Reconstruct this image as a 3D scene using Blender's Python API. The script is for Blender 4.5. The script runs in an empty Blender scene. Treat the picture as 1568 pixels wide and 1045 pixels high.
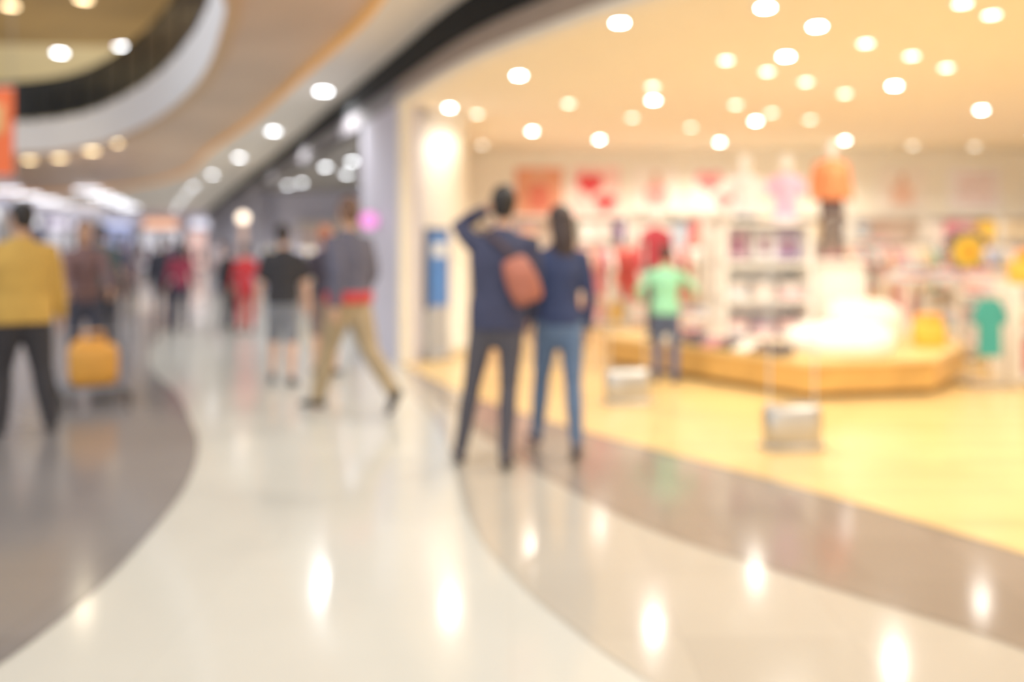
import bpy, math, random
from mathutils import Vector, Matrix
from mathutils.geometry import tessellate_polygon
from mathutils.bvhtree import BVHTree
random.seed(7)
sc = bpy.context.scene
V = Vector

# ------------------------------------------------------------------ materials
_m = {}
def mat(name, col, rough=0.6, metal=0.0, emit=0.0, var=0.08, scale=6.0, bump=0.0, bscale=30.0, trans=0.0, ecol=None, spec=0.5, coat=0.0):
    if name in _m: return _m[name]
    m = bpy.data.materials.new(name); m.use_nodes = True
    nt = m.node_tree; b = nt.nodes['Principled BSDF']
    b.inputs['Roughness'].default_value = rough
    b.inputs['Metallic'].default_value = metal
    b.inputs['Specular IOR Level'].default_value = spec
    b.inputs['Coat Weight'].default_value = coat
    c = (*col, 1)
    if var > 0:
        tc = nt.nodes.new('ShaderNodeTexCoord')
        n = nt.nodes.new('ShaderNodeTexNoise'); n.inputs['Scale'].default_value = scale
        r = nt.nodes.new('ShaderNodeValToRGB')
        r.color_ramp.elements[0].position = 0.3; r.color_ramp.elements[1].position = 0.7
        r.color_ramp.elements[0].color = (*[x*(1-var) for x in col], 1)
        r.color_ramp.elements[1].color = (*[min(1, x*(1+var)) for x in col], 1)
        nt.links.new(tc.outputs['Object'], n.inputs['Vector'])
        nt.links.new(n.outputs['Fac'], r.inputs['Fac'])
        nt.links.new(r.outputs['Color'], b.inputs['Base Color'])
    else:
        b.inputs['Base Color'].default_value = c
    if bump > 0:
        tc2 = nt.nodes.new('ShaderNodeTexCoord')
        n2 = nt.nodes.new('ShaderNodeTexNoise'); n2.inputs['Scale'].default_value = bscale
        bp = nt.nodes.new('ShaderNodeBump'); bp.inputs['Strength'].default_value = bump
        bp.inputs['Distance'].default_value = 0.02
        nt.links.new(tc2.outputs['Object'], n2.inputs['Vector'])
        nt.links.new(n2.outputs['Fac'], bp.inputs['Height'])
        nt.links.new(bp.outputs['Normal'], b.inputs['Normal'])
    if emit > 0:
        b.inputs['Emission Color'].default_value = (*(ecol or col), 1)
        b.inputs['Emission Strength'].default_value = emit
    if trans > 0:
        b.inputs['Transmission Weight'].default_value = trans
        b.inputs['IOR'].default_value = 1.1
    _m[name] = m
    return m

def rgb(r, g, b):
    f = lambda x: ((x/255)/12.92 if x/255 <= 0.04045 else ((x/255+0.055)/1.055)**2.4)
    return (f(r), f(g), f(b))

def tile_mat(name, col, rough, size, line=0.9, var=0.05):
    m = bpy.data.materials.new(name); m.use_nodes = True
    nt = m.node_tree; b = nt.nodes['Principled BSDF']
    tc = nt.nodes.new('ShaderNodeTexCoord')
    br = nt.nodes.new('ShaderNodeTexBrick')
    br.offset = 0.0
    br.inputs['Scale'].default_value = 1.0
    br.inputs['Brick Width'].default_value = size[0]
    br.inputs['Row Height'].default_value = size[1]
    br.inputs['Mortar Size'].default_value = 0.003
    br.inputs['Color1'].default_value = (*[x*(1-var) for x in col], 1)
    br.inputs['Color2'].default_value = (*[min(1, x*(1+var)) for x in col], 1)
    br.inputs['Mortar'].default_value = (*[x*line for x in col], 1)
    nt.links.new(tc.outputs['Object'], br.inputs['Vector'])
    nz = nt.nodes.new('ShaderNodeTexNoise'); nz.inputs['Scale'].default_value = 1.3
    nz.inputs['Detail'].default_value = 6
    mx = nt.nodes.new('ShaderNodeMix'); mx.data_type = 'RGBA'; mx.blend_type = 'MULTIPLY'
    mx.inputs[0].default_value = 0.12
    nt.links.new(tc.outputs['Object'], nz.inputs['Vector'])
    nt.links.new(br.outputs['Color'], mx.inputs[6]); nt.links.new(nz.outputs['Fac'], mx.inputs[7])
    nt.links.new(mx.outputs[2], b.inputs['Base Color'])
    mr = nt.nodes.new('ShaderNodeMapRange')
    mr.inputs['To Min'].default_value = rough*0.7; mr.inputs['To Max'].default_value = rough*1.3
    nt.links.new(nz.outputs['Fac'], mr.inputs['Value']); nt.links.new(mr.outputs['Result'], b.inputs['Roughness'])
    b.inputs['Specular IOR Level'].default_value = 0.6
    return m

# ------------------------------------------------------------------ geometry builder
class G:
    def __init__(s): s.v = []; s.f = []; s.m = []; s.sm = []; s.mats = []
    def mi(s, m):
        if m not in s.mats: s.mats.append(m)
        return s.mats.index(m)
    def add(s, vs, fs, m, smooth=False):
        o = len(s.v); i = s.mi(m)
        s.v += [tuple(x) for x in vs]
        for f in fs:
            s.f.append(tuple(o+k for k in f)); s.m.append(i); s.sm.append(smooth)
    def box(s, c, d, m, rz=0.0, M=None):
        R = M if M is not None else Matrix.Rotation(rz, 3, 'Z')
        vs = []
        for x in (-.5, .5):
            for y in (-.5, .5):
                for z in (-.5, .5):
                    vs.append(V(c) + R @ V((x*d[0], y*d[1], z*d[2])))
        s.add(vs, [(0,1,3,2),(4,6,7,5),(0,4,5,1),(2,3,7,6),(0,2,6,4),(1,5,7,3)], m)
    def slab(s, c, d, m, rz=0.0, n=20, p=5.0):
        R = Matrix.Rotation(rz, 3, 'Z'); rings = []
        for zz, k in ((-.5, .9), (-.32, 1), (.32, 1), (.5, .9)):
            ring = []
            for i in range(n):
                a = 2*math.pi*i/n; ca, sa = math.cos(a), math.sin(a)
                x = math.copysign(abs(ca)**(2/p), ca)*d[0]/2*k; y = math.copysign(abs(sa)**(2/p), sa)*d[1]/2*k
                ring.append(V(c)+R @ V((x, y, zz*d[2])))
            rings.append(ring)
        s.rings(rings, m)
    def rings(s, rings, m, smooth=True):
        n = len(rings[0]); vs = [p for r in rings for p in r]; fs = []
        for k in range(len(rings)-1):
            for i in range(n):
                j = (i+1) % n
                fs.append((k*n+i, k*n+j, (k+1)*n+j, (k+1)*n+i))
        fs.append(tuple(reversed(range(n)))); fs.append(tuple((len(rings)-1)*n+i for i in range(n)))
        s.add(vs, fs, m, smooth)
    def cyl(s, c, r, h, m, n=24, r2=None, axis=V((0, 0, 1)), smooth=True):
        r2 = r if r2 is None else r2
        q = V((0, 0, 1)).rotation_difference(V(axis).normalized())
        A = [V(c)+q @ V((r*math.cos(2*math.pi*i/n), r*math.sin(2*math.pi*i/n), -h/2)) for i in range(n)]
        B = [V(c)+q @ V((r2*math.cos(2*math.pi*i/n), r2*math.sin(2*math.pi*i/n), h/2)) for i in range(n)]
        s.rings([A, B], m, smooth)
    def ell(s, c, r, m, M=None, n=16, k=10):
        M = M or Matrix.Identity(3); rings = []
        for a in range(k+1):
            t = -math.pi/2+math.pi*(a+0.0)/k
            t = max(-1.55, min(1.55, t))
            rings.append([V(c)+M @ V((r[0]*math.cos(t)*math.cos(2*math.pi*i/n), r[1]*math.cos(t)*math.sin(2*math.pi*i/n), r[2]*math.sin(t))) for i in range(n)])
        s.rings(rings, m)
    def tube(s, pts, rad, m, ref=None, n=14, caps=True):
        pts = [V(p) for p in pts]
        rad = [(r, r) if not isinstance(r, (tuple, list)) else tuple(r) for r in rad]
        L = len(pts); tang = []
        for i in range(L):
            a = pts[max(0, i-1)]; b = pts[min(L-1, i+1)]
            tang.append((b-a).normalized())
        if ref is None:
            ref = V((1, 0, 0)) if abs(tang[0].x) < .8 else V((0, 1, 0))
        P = []; u = V(ref)
        def ring(p, t, u, r):
            u = (u - t*u.dot(t)).normalized(); w = t.cross(u)
            return u, [p+u*r[0]*math.cos(2*math.pi*i/n)+w*r[1]*math.sin(2*math.pi*i/n) for i in range(n)]
        if caps:
            rr = min(rad[0]); t = tang[0]
            for a in (80, 50, 25):
                c, sn = math.cos(math.radians(a)), math.sin(math.radians(a))
                P.append(ring(pts[0]-t*rr*sn, t, u, (rad[0][0]*c, rad[0][1]*c))[1])
        for i in range(L):
            u, r = ring(pts[i], tang[i], u, rad[i]); P.append(r)
        if caps:
            rr = min(rad[-1]); t = tang[-1]
            for a in (25, 50, 80):
                c, sn = math.cos(math.radians(a)), math.sin(math.radians(a))
                P.append(ring(pts[-1]+t*rr*sn, t, u, (rad[-1][0]*c, rad[-1][1]*c))[1])
        s.rings(P, m)
    def prism(s, outline, M, th, m):
        n = len(outline)
        A = [M @ V((x, -th/2, z)) for x, z in outline]; B = [M @ V((x, th/2, z)) for x, z in outline]
        fs = []
        tris = tessellate_polygon([[V((x, z, 0)) for x, z in outline]])
        for t in tris:
            fs.append(tuple(t)); fs.append(tuple(n+k for k in reversed(t)))
        for i in range(n):
            j = (i+1) % n; fs.append((i, j, n+j, n+i))
        s.add(A+B, fs, m)
    def ribbon(s, pts, z0, z1, th, m):
        """vertical wall following a plan polyline; thickness th to the left of travel"""
        pts = [V((p[0], p[1], 0)) for p in pts]; L = len(pts); a = []; b = []
        for i in range(L):
            t = (pts[min(L-1, i+1)]-pts[max(0, i-1)]).normalized(); nrm = V((-t.y, t.x, 0))
            a.append(pts[i]); b.append(pts[i]+nrm*th)
        rings = [[V((p.x, p.y, z0)), V((p.x, p.y, z1)), V((q.x, q.y, z1)), V((q.x, q.y, z0))] for p, q in zip(a, b)]
        s.rings(rings, m, False)
    def poly(s, outer, z, m, holes=()):
        loops = [[V((p[0], p[1], 0)) for p in outer]]+[[V((p[0], p[1], 0)) for p in h] for h in holes]
        allp = [p for l in loops for p in l]
        tris = tessellate_polygon(loops)
        s.add([V((p.x, p.y, z)) for p in allp], [tuple(t) for t in tris], m)
    def obj(s, name, loc=(0, 0, 0), rz=0.0, parent=None, up=None):
        import bmesh
        me = bpy.data.meshes.new(name); me.from_pydata(s.v, [], s.f)
        for m in s.mats: me.materials.append(m)
        me.polygons.foreach_set('material_index', s.m); me.polygons.foreach_set('use_smooth', s.sm)
        bm = bmesh.new(); bm.from_mesh(me); bmesh.ops.recalc_face_normals(bm, faces=bm.faces); bm.to_mesh(me); bm.free()
        me.update()
        o = bpy.data.objects.new(name, me); sc.collection.objects.link(o)
        o.location = loc; o.rotation_euler = (0, 0, rz)
        if parent: o.parent = parent
        return o

def smooth(pts, n=6, closed=False):
    P = [V((*p, 0)) if len(p) == 2 else V(p) for p in pts]; out = []; L = len(P)
    rng = range(L) if closed else range(L-1)
    for i in rng:
        if closed: p0, p1, p2, p3 = P[i-1], P[i], P[(i+1) % L], P[(i+2) % L]
        else: p0, p1, p2, p3 = P[max(0, i-1)], P[i], P[i+1], P[min(L-1, i+2)]
        for k in range(n):
            t = k/n
            out.append(0.5*((2*p1)+(-p0+p2)*t+(2*p0-5*p1+4*p2-p3)*t*t+(-p0+3*p1-3*p2+p3)*t**3))
    if not closed: out.append(P[-1])
    return out

# ------------------------------------------------------------------ plan geometry (metres)
shop_line = smooth([(-1.37, 10.2), (-.45, 8.0), (.45, 6.5), (1.08, 5.65), (1.57, 4.98), (2.03, 4.27), (2.4, 3.6), (2.9, 2.4), (3.25, 1.2), (3.5, -1), (3.6, -4)])
far_line = [(-1.37, 10.2), (-2.13, 12.05), (-3.36, 15.05), (-5.2, 19.6), (-7.9, 26.1), (-11.6, 35), (-15.7, 45), (-19.8, 55)]
D = V((-.379, .925, 0)); N = V((.925, .379, 0))

m_white = tile_mat('polished_white_tile', rgb(212, 211, 202), .12, (1.2, 1.2), .93, .02)
m_dark = tile_mat('polished_grey_tile', rgb(132, 128, 127), .15, (.6, .6), .8, .06)
m_brown = tile_mat('polished_brown_tile', rgb(146, 133, 121), .12, (.5, .5), .85, .1)
m_taupe = tile_mat('polished_taupe_tile', rgb(190, 182, 168), .12, (.6, .6), .9, .04)
m_wood = tile_mat('yellow_wood_floor', rgb(232, 198, 132), .24, (1.4, .18), .85, .09)
m_cream = mat('cream_ceiling_paint', rgb(250, 240, 219), .8, var=.02)
m_soff = mat('soffit_paint', rgb(250, 242, 230), .55, var=.02, scale=1)
m_tan = mat('tan_metal_panel', rgb(214, 182, 146), .35, var=.18, scale=.35)
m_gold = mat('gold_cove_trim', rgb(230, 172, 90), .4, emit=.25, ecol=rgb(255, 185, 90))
m_tanedge = mat('tan_edge_trim', rgb(205, 165, 110), .4)
m_fasc = mat('taupe_fascia', rgb(160, 145, 133), .5, var=.05)
m_blk = mat('dark_fascia', rgb(24, 26, 28), .7, spec=.2)
m_lav = mat('lavender_white_wall', rgb(214, 212, 228), .6, var=.03)
m_ivory = mat('ivory_wall', rgb(247, 240, 224), .6, var=.03)
m_slab = mat('white_slab_edge', rgb(250, 250, 254), .45, var=.02)
m_grayc = mat('grey_ceiling', rgb(160, 155, 150), .7)
m_steel = mat('brushed_steel', rgb(190, 188, 182), .3, metal=.9)
m_wht = mat('white_laminate', rgb(248, 244, 236), .4, var=.02)
m_rail = mat('smoked_railing_glass', rgb(28, 32, 38), .3, spec=.4)
m_olive = mat('olive_gold_ceiling', rgb(170, 140, 84), .6, var=.15, scale=.5)
m_plinth = mat('honey_wood', rgb(212, 164, 88), .4, var=.15, scale=3)

g = G(); g.poly([(-45, -6), (20, -6), (20, 62), (-45, 62)], 0, m_white); g.obj('floor')
dk = smooth([(-7, 18), (-5.5, 13.2), (-4.25, 9.97), (-3.2, 8.1), (-2.62, 6.9), (-2.21, 5.98), (-1.9, 4.98), (-1.73, 3.99), (-1.67, 3.23), (-1.75, 2.5), (-2.1, 1.5), (-3, 0), (-4.5, -2)])
g = G(); g.poly(dk+[V((-30, -2, 0)), V((-30, 18, 0))], .003, m_dark); g.obj('floor_grey_inlay')
outer = smooth([(-1.37, 10.2), (-1.08, 8.54), (-.65, 6.9), (-.4, 5.6), (-.21, 4.27), (-.01, 3.59), (.18, 3.15), (.43, 2.7), (.95, 2.0), (1.5, 1.2), (1.9, 0), (2.1, -4)])
mid = smooth([(-1.37, 10.2), (-.75, 8.0), (-.25, 6.3), (.25, 5.0), (.68, 4.15), (1.15, 3.59), (1.5, 3.2), (1.76, 2.89), (2.2, 2.1), (2.5, 1.1), (2.75, 0), (2.9, -4)])
sl = list(shop_line)
g = G(); g.poly(outer+list(reversed(sl)), .003, m_taupe); g.obj('floor_taupe_inlay')
g = G(); g.poly(mid+list(reversed(sl)), .006, m_brown); g.obj('floor_brown_inlay')
g = G(); g.poly(sl+[V((14, -4, 0)), V((14, 15.2, 0)), V((-.9, 15.2, 0)), V((-.9, 11.3, 0))], .009, m_wood); g.obj('floor_store_wood')

# ------------------------------------------------------------------ ceilings
ZS = 3.72
hole = smooth([(-2.1, 5.0), (-2.65, 7.6), (-3.1, 9.1), (-4.75, 12.7), (-7.35, 16.9), (-10.5, 20.6), (-13.2, 22.0), (-17, 22.4), (-20, 20), (-21.5, 15), (-20, 8), (-16, 3), (-9, 1), (-4, 2.2)], 6, True)
ring = smooth([(-.9, 5.5), (-1.2, 8.0), (-3.1, 12.2), (-5.0, 16.2), (-7.3, 20.6), (-11, 28), (-16, 34), (-23, 37.5), (-30, 33), (-33, 22), (-32, 8), (-24, -2), (-9, -3), (-2, 1.5)], 6, True)
g = G(); g.poly([(-45, -4), (6, -4), (6, 62), (-45, 62)], ZS, m_soff, [ring]); g.obj('ceiling')
g = G(); g.poly(ring, ZS+.1, m_tan, [hole]); 
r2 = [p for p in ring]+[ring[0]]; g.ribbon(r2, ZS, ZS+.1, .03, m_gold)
h1 = [V((p.x, p.y, 0)) for p in hole]+[hole[0]]
g.obj('ceiling_tan_ring')
g = G(); g.ribbon(h1, ZS+.08, ZS+.9, -.12, m_slab); g.ribbon(h1, ZS+.04, ZS+.1, -.16, m_tanedge)
g.obj('trim_balcony_slab_edge')
g = G(); g.ribbon(h1, ZS+.95, ZS+1.9, -.03, m_rail); g.ribbon(h1, ZS+1.9, ZS+1.96, -.07, m_blk)
for i in range(0, len(h1), 2):
    g.cyl((h1[i].x, h1[i].y, ZS+1.4), .03, 1.05, m_blk, 8)
g.obj('balcony_railing')
m_uf = mat('upper_floor_slab', rgb(200, 190, 170), .6)
g = G(); g.poly([(-45, -4), (6, -4), (6, 62), (-45, 62)], ZS+.88, m_uf, [hole]); g.obj('floor_upper')
m_up = mat('upper_cream_ceiling', rgb(244, 230, 190), .7, var=.05)
disc = [V((-13+15.5*math.cos(a*math.pi/18), 11+15.5*math.sin(a*math.pi/18), 0)) for a in range(36)]
g = G(); g.poly([(-45, 12), (-2, 12), (-2, 60), (-45, 60)], 7.75, m_up); 
g.obj('ceiling_upper')
g = G()
dd = [p for p in disc if p.y > 12.5]
g.poly(dd, 7.68, m_olive); g.ribbon(dd, 7.68, 7.75, .03, m_gold); g.obj('ceiling_upper_olive_disc')
g = G(); g.box((-22, 40, 6.15), (50, .2, 3.1), m_up)
for i in range(9):
    g.box((-38+i*4, 39.85, 5.9), (2.6, .1, 2.2), mat('upper_shop%d' % i, rgb(*random.choice([(240, 225, 180), (120, 90, 60), (200, 160, 110), (90, 80, 90)])), .5))
g.obj('wall_upper_back')

# store ceiling
ZC = 3.13
g = G(); g.poly([p+V((.12, .05, 0)) for p in sl]+[V((14, -4, 0)), V((14, 15.2, 0)), V((-.9, 15.2, 0)), V((-.9, 11.3, 0))], ZC, m_cream); g.obj('ceiling_store')
# fascia
g = G()
g.ribbon(sl, ZC, 3.45, .14, m_fasc); g.obj('trim_store_fascia')
g = G(); g.ribbon([p+V((-.02, -.01, 0)) for p in sl], ZC-.05, ZC+.03, .2, m_ivory); g.obj('trim_store_head')
g = G(); g.ribbon([V((*p, 0))+V((-.03, -.015, 0)) for p in reversed(far_line[1:])]+[p+V((-.03, -.015, 0)) for p in sl], 3.38, 3.715, .14, m_blk); g.obj('trim_dark_fascia')
g = G(); g.ribbon([V((*p, 0)) for p in far_line], ZC, 3.45, -.14, mat('grey_fascia', rgb(120, 116, 120), .5)); g.obj('trim_corridor_fascia')
# walls
g = G(); g.ribbon([far_line[0], far_line[1]], .0, ZC, -.28, m_lav); g.obj('wall_storefront_pier')
g = G(); g.box((-1.28, 10.12, 1.56), (.14, .14, 3.12), m_ivory, .38); g.obj('trim_store_jamb')
g = G(); g.ribbon([(-.8, 11.7), (-.9, 15.1)], 0, ZC, -.1, m_ivory); g.obj('wall_store_left')
g = G(); g.box((6.55, 15.15, 1.56), (15, .15, 3.12), m_ivory); g.obj('wall_store_back')
g = G(); g.box((14, 5.5, 1.56), (.15, 19, 3.12), m_ivory); g.obj('wall_store_right')
# round column
g = G()
R = .41
prof = [(R+.03, 0), (R+.03, .12), (R, .13), (R, 3.0), (R+.03, 3.02), (R+.03, 3.12)]
g.rings([[V((r*math.cos(i*math.pi/20), r*math.sin(i*math.pi/20), z)) for i in range(40)] for r, z in prof], m_ivory)
g.obj('round_column', (-1.0, 11.35, 0.009))

# neighbouring shops
g = G(); g.box((-4.4, 26.3, 1.56), (7.0, .2, 3.12), m_lav); g.obj('wall_shop_back')
g = G(); g.box((-.98, 20.8, 1.56), (.1, 11, 3.12), m_lav); g.obj('wall_shop_right')
g = G(); g.poly([far_line[1], (-.9, 11.8), (-.9, 26.4), far_line[4]], ZC, m_grayc); g.poly([far_line[4], (-1, 26.4), (-10, 58), far_line[7]], ZC, m_grayc); g.obj('ceiling_shops')
g = G()
inner = [V((*p, 0))+N*3.0 for p in far_line[4:]]
g.ribbon(inner, 0, ZC, -.1, m_lav); g.obj('wall_shops_rear')
g = G()
m_pier = mat('grey_pier', rgb(168, 166, 180), .6, var=.03)
for s in (17, 22, 27, 33, 39, 44):
    p = V((-1.37, 10.2, 0))+D*s
    g.box((p.x+N.x*.12, p.y+N.y*.12, 1.56), (.5, .45, 3.12), m_pier, .38)
g.obj('trim_storefront_piers')
g = G(); g.box((-26, 56, 1.86), (18, .2, 3.7), m_lav)
g.obj('wall_corridor_end')
g = G(); g.ribbon([(-9, 3), (-12, 10), (-18, 25), (-31, 56)], 0, ZS, .2, m_lav); g.obj('wall_corridor_left')
# shopfronts panels along the end and left walls
pal_shop = [(250, 248, 255), (180, 190, 230), (210, 190, 170), (90, 80, 90), (240, 200, 190), (120, 130, 170), (235, 235, 245)]
def shopfront(loc, rz, w, col, sign):
    g = G()
    fr = mat('shopfront_frame', rgb(120, 118, 125), .4, metal=.4)
    for x in (-w/2, w/2, 0): g.box((x, 0, 1.3), (.1, .14, 2.6), fr)
    g.box((0, 0, 2.6), (w+.1, .16, .12), fr); g.box((0, 0, .06), (w, .14, .12), fr)
    g.box((0, .05, 1.33), (w-.1, .04, 2.5), mat('shop_pane_%d%d%d' % col, rgb(*col), .2, emit=.4, ecol=rgb(*col)))
    g.box((0, -.05, 2.95), (w*.8, .1, .45), mat('shop_sign_%d%d%d' % sign, rgb(*sign), .4, emit=.9, ecol=rgb(*sign)))
    for k in range(5):
        x = -w/2+w*(k+.5)/5
        g.box((x, -.02, .95), (w/9, .05, random.uniform(.7, 1.4)), mat('display_%d' % (k % 4), rgb(*[(130, 60, 60), (60, 60, 80), (210, 190, 160), (150, 130, 150)][k % 4]), .6))
    g.obj('shopfront', loc, rz)
for i in range(4): shopfront((-29.3+i*3.1, 55.8, 0), 0, 2.7, pal_shop[[0, 1, 6, 4][i]], [(250, 240, 255), (200, 210, 255), (255, 190, 150), (240, 240, 255)][i])
for i in range(7):
    y = 26+i*4.2; t = (y-25)/31; x = -18-13*t+.25
    shopfront((x, y, 0), math.pi/2+.397, 3.4, pal_shop[(i*2) % 7], [(255, 255, 255), (190, 200, 255), (255, 170, 120)][i % 3])

# ------------------------------------------------------------------ lights
m_em_w = mat('lamp_warm_white', (1, .95, .86), emit=38, ecol=(1, .95, .87), var=0)
m_em_c = mat('lamp_cool_white', (1, 1, 1), emit=18, ecol=(.95, .97, 1), var=0)
m_em_a = mat('lamp_amber', (1, .7, .35), emit=8, ecol=(1, .72, .38), var=0)
m_em_d = mat('lamp_dim_warm', (1, .9, .7), emit=7, ecol=(1, .9, .72), var=0)
m_trim = mat('lamp_trim', (.85, .85, .85), .4)
def downlights(name, pts, z, me, r, w, col, step=1, cone=150):
    g = G()
    for i, (x, y) in enumerate(pts):
        g.cyl((x, y, z-.012), r, .012, me, 16, smooth=False)
        n = 16
        g.rings([[V((x+k*math.cos(a*2*math.pi/n), y+k*math.sin(a*2*math.pi/n), zz)) for a in range(n)] for k, zz in ((r+.03, z), (r+.03, z-.015), (r+.003, z-.015), (r+.003, z))], m_trim)
        if w and i % step == 0:
            L = bpy.data.lights.new(name+'_lamp', 'SPOT'); L.energy = w*(1.45 if (z == ZC and y > 11 and x > -.9) else 1); L.color = col
            L.spot_size = math.radians(cone); L.spot_blend = .6; L.shadow_soft_size = .05
            o = bpy.data.objects.new(name+'_lamp', L); o.location = (x, y, z-.05); sc.collection.objects.link(o)
    ob = g.obj(name)
    return ob
bright = [(.83, 6.54), (.07, 8.54), (-.77, 10.5), (1.66, 9.96), (3.33, 11.6), (2.48, 7.69), (2.39, 6.65), (4.09, 9.08), (5.9, 10.67), (1.83, 6.13), (5.37, 13.7), (5.2, 6.9), (3.7, 5.0), (5.5, 5.0), (7.5, 7.5), (7.6, 10.5), (8, 13), (4.2, 3.2), (6.5, 3), (4.6, 1), (0.3, 12.6), (1.4, 13.6), (3.4, 13.9), (10, 12), (9.8, 8)]  # last entries: extra lamps, mostly out of view, added for light and reflections
dim = [(1.98, 7.85), (2.51, 8.35), (3.0, 7.2), (3.61, 7.67), (4.18, 8.17), (3.07, 8.87), (2.71, 10.28), (4.03, 11.48), (6.8, 14.4), (2.57, 12.2), (.68, 10.2), (-.5, 14.3), (1.51, 9.12), (3.74, 9.54), (3.57, 6.32), (7.9, 14.5), (1.6, 11.3), (3.33, 10.9), (3.2, 6.03), (-.45, 11.0)]
WARM = (1, .915, .78)
downlights('ceiling_downlights', bright, ZC, m_em_w, .05, 68, WARM)
downlights('ceiling_downlights_small', dim, ZC, m_em_d, .05, 0, WARM)
corr = [(-2.8, 12.6), (-4.75, 16.9), (-7.0, 21.8), (-9.5, 26.9), (-12, 32), (-14.2, 37), (-16.8, 43), (-19, 48), (-21, 53)]
downlights('corridor_downlights', corr, ZS, m_em_c, .10, 210, (1, .99, .98))
downlights('added_near_downlights', [(-.6, 4.6), (-.2, 2.2), (.6, .2), (1.2, 3.3)], ZS, m_em_c, .08, 85, (1, .99, .97))  # unseen lamps around the camera, added to brighten the near corridor
downlights('amber_downlights', [(-13.3, 23.4), (-12.2, 22.9), (-10.5, 21.2), (-9.2, 19.6)], ZS+.1, m_em_a, .16, 60, (1, .75, .45))
downlights('upper_downlights', [(-14.7, 27.6), (-12.3, 26.6), (-18.5, 32.6), (-16.4, 32.6)], 7.74, m_em_c, .18, 250, (.95, .97, 1))
downlights('upper_amber_downlights', [(-13, 22.0), (-10.8, 21.4), (-15, 17)], 7.67, m_em_a, .17, 250, (1, .85, .6))
shopl = [(-4.0, 18.2), (-3.9, 20), (-5.6, 22.6), (-4.0, 23), (-3.2, 17), (-6.2, 23.5), (-2.4, 14.5), (-7.6, 32), (-9, 33), (-10.3, 36), (-13, 42), (-15, 47)]
downlights('shop_downlights', shopl, ZC, m_em_c, .08, 40, (.92, .95, 1))
g = G()
for k in range(5):
    for j in range(3):
        g.box((-17-3.2*j-1.2*k, 34+3.6*k, ZS-.03), (1.0, .12, .05), mat('linear_lamp', (1, 1, 1), emit=4, ecol=(.85, .88, 1), var=0))
g.obj('linear_ceiling_lamps')

# ------------------------------------------------------------------ people
def ik(a, b, l1, l2, pole):
    a = V(a); b = V(b); d = b-a; L = min(d.length, (l1+l2)*.999); dn = d.normalized(); b = a+dn*L
    x = (l1*l1-l2*l2+L*L)/(2*L); h = math.sqrt(max(0, l1*l1-x*x))
    p = V(pole); p = (p-dn*p.dot(dn)).normalized()
    return a+dn*x+p*h, b

def hand(g, w, f, nrm, side, m, curl=18, s=1.0):
    """w wrist, f pointing direction, nrm palm-facing direction, side = thumb side"""
    f = V(f).normalized(); nrm = V(nrm); nrm = (nrm-f*nrm.dot(f)).normalized()
    sd = f.cross(nrm).normalized(); sd = sd if sd.dot(V(side)) > 0 else -sd
    w = V(w)
    g.tube([w-f*.03*s, w+f*.01*s, w+f*.05*s, w+f*.088*s], [(.024*s, .019*s), (.029*s, .018*s), (.038*s, .016*s), (.040*s, .013*s)], m, ref=sd, n=12)
    for k, (o, ln) in enumerate(((.030, .068), (.0105, .078), (-.0095, .073), (-.029, .056))):
        p = w+f*(.082-.004*k)*s+sd*o*s; d = (f+sd*o*2.2).normalized(); pts = [p-d*.015*s, p]; a = 0
        for seg, q in ((.45, 1), (.31, 1.2), (.24, .8)):
            a += math.radians(curl*q); dirn = (d*math.cos(a)+nrm*math.sin(a))
            p = p+dirn*ln*seg*s; pts.append(p)
        g.tube(pts, [.0088*s, .0088*s, .0082*s, .0076*s, .0062*s], m, n=8)
    p = w+f*.022*s+sd*.028*s; d1 = (f*.75+sd*.65+nrm*.3).normalized(); d2 = (f*.9+sd*.25+nrm*.4).normalized()
    g.tube([p, p+d1*.038*s, p+d1*.038*s+d2*.03*s, p+d1*.038*s+d2*.052*s], [.013*s, .0105*s, .0095*s, .007*s], m, n=8)

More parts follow.
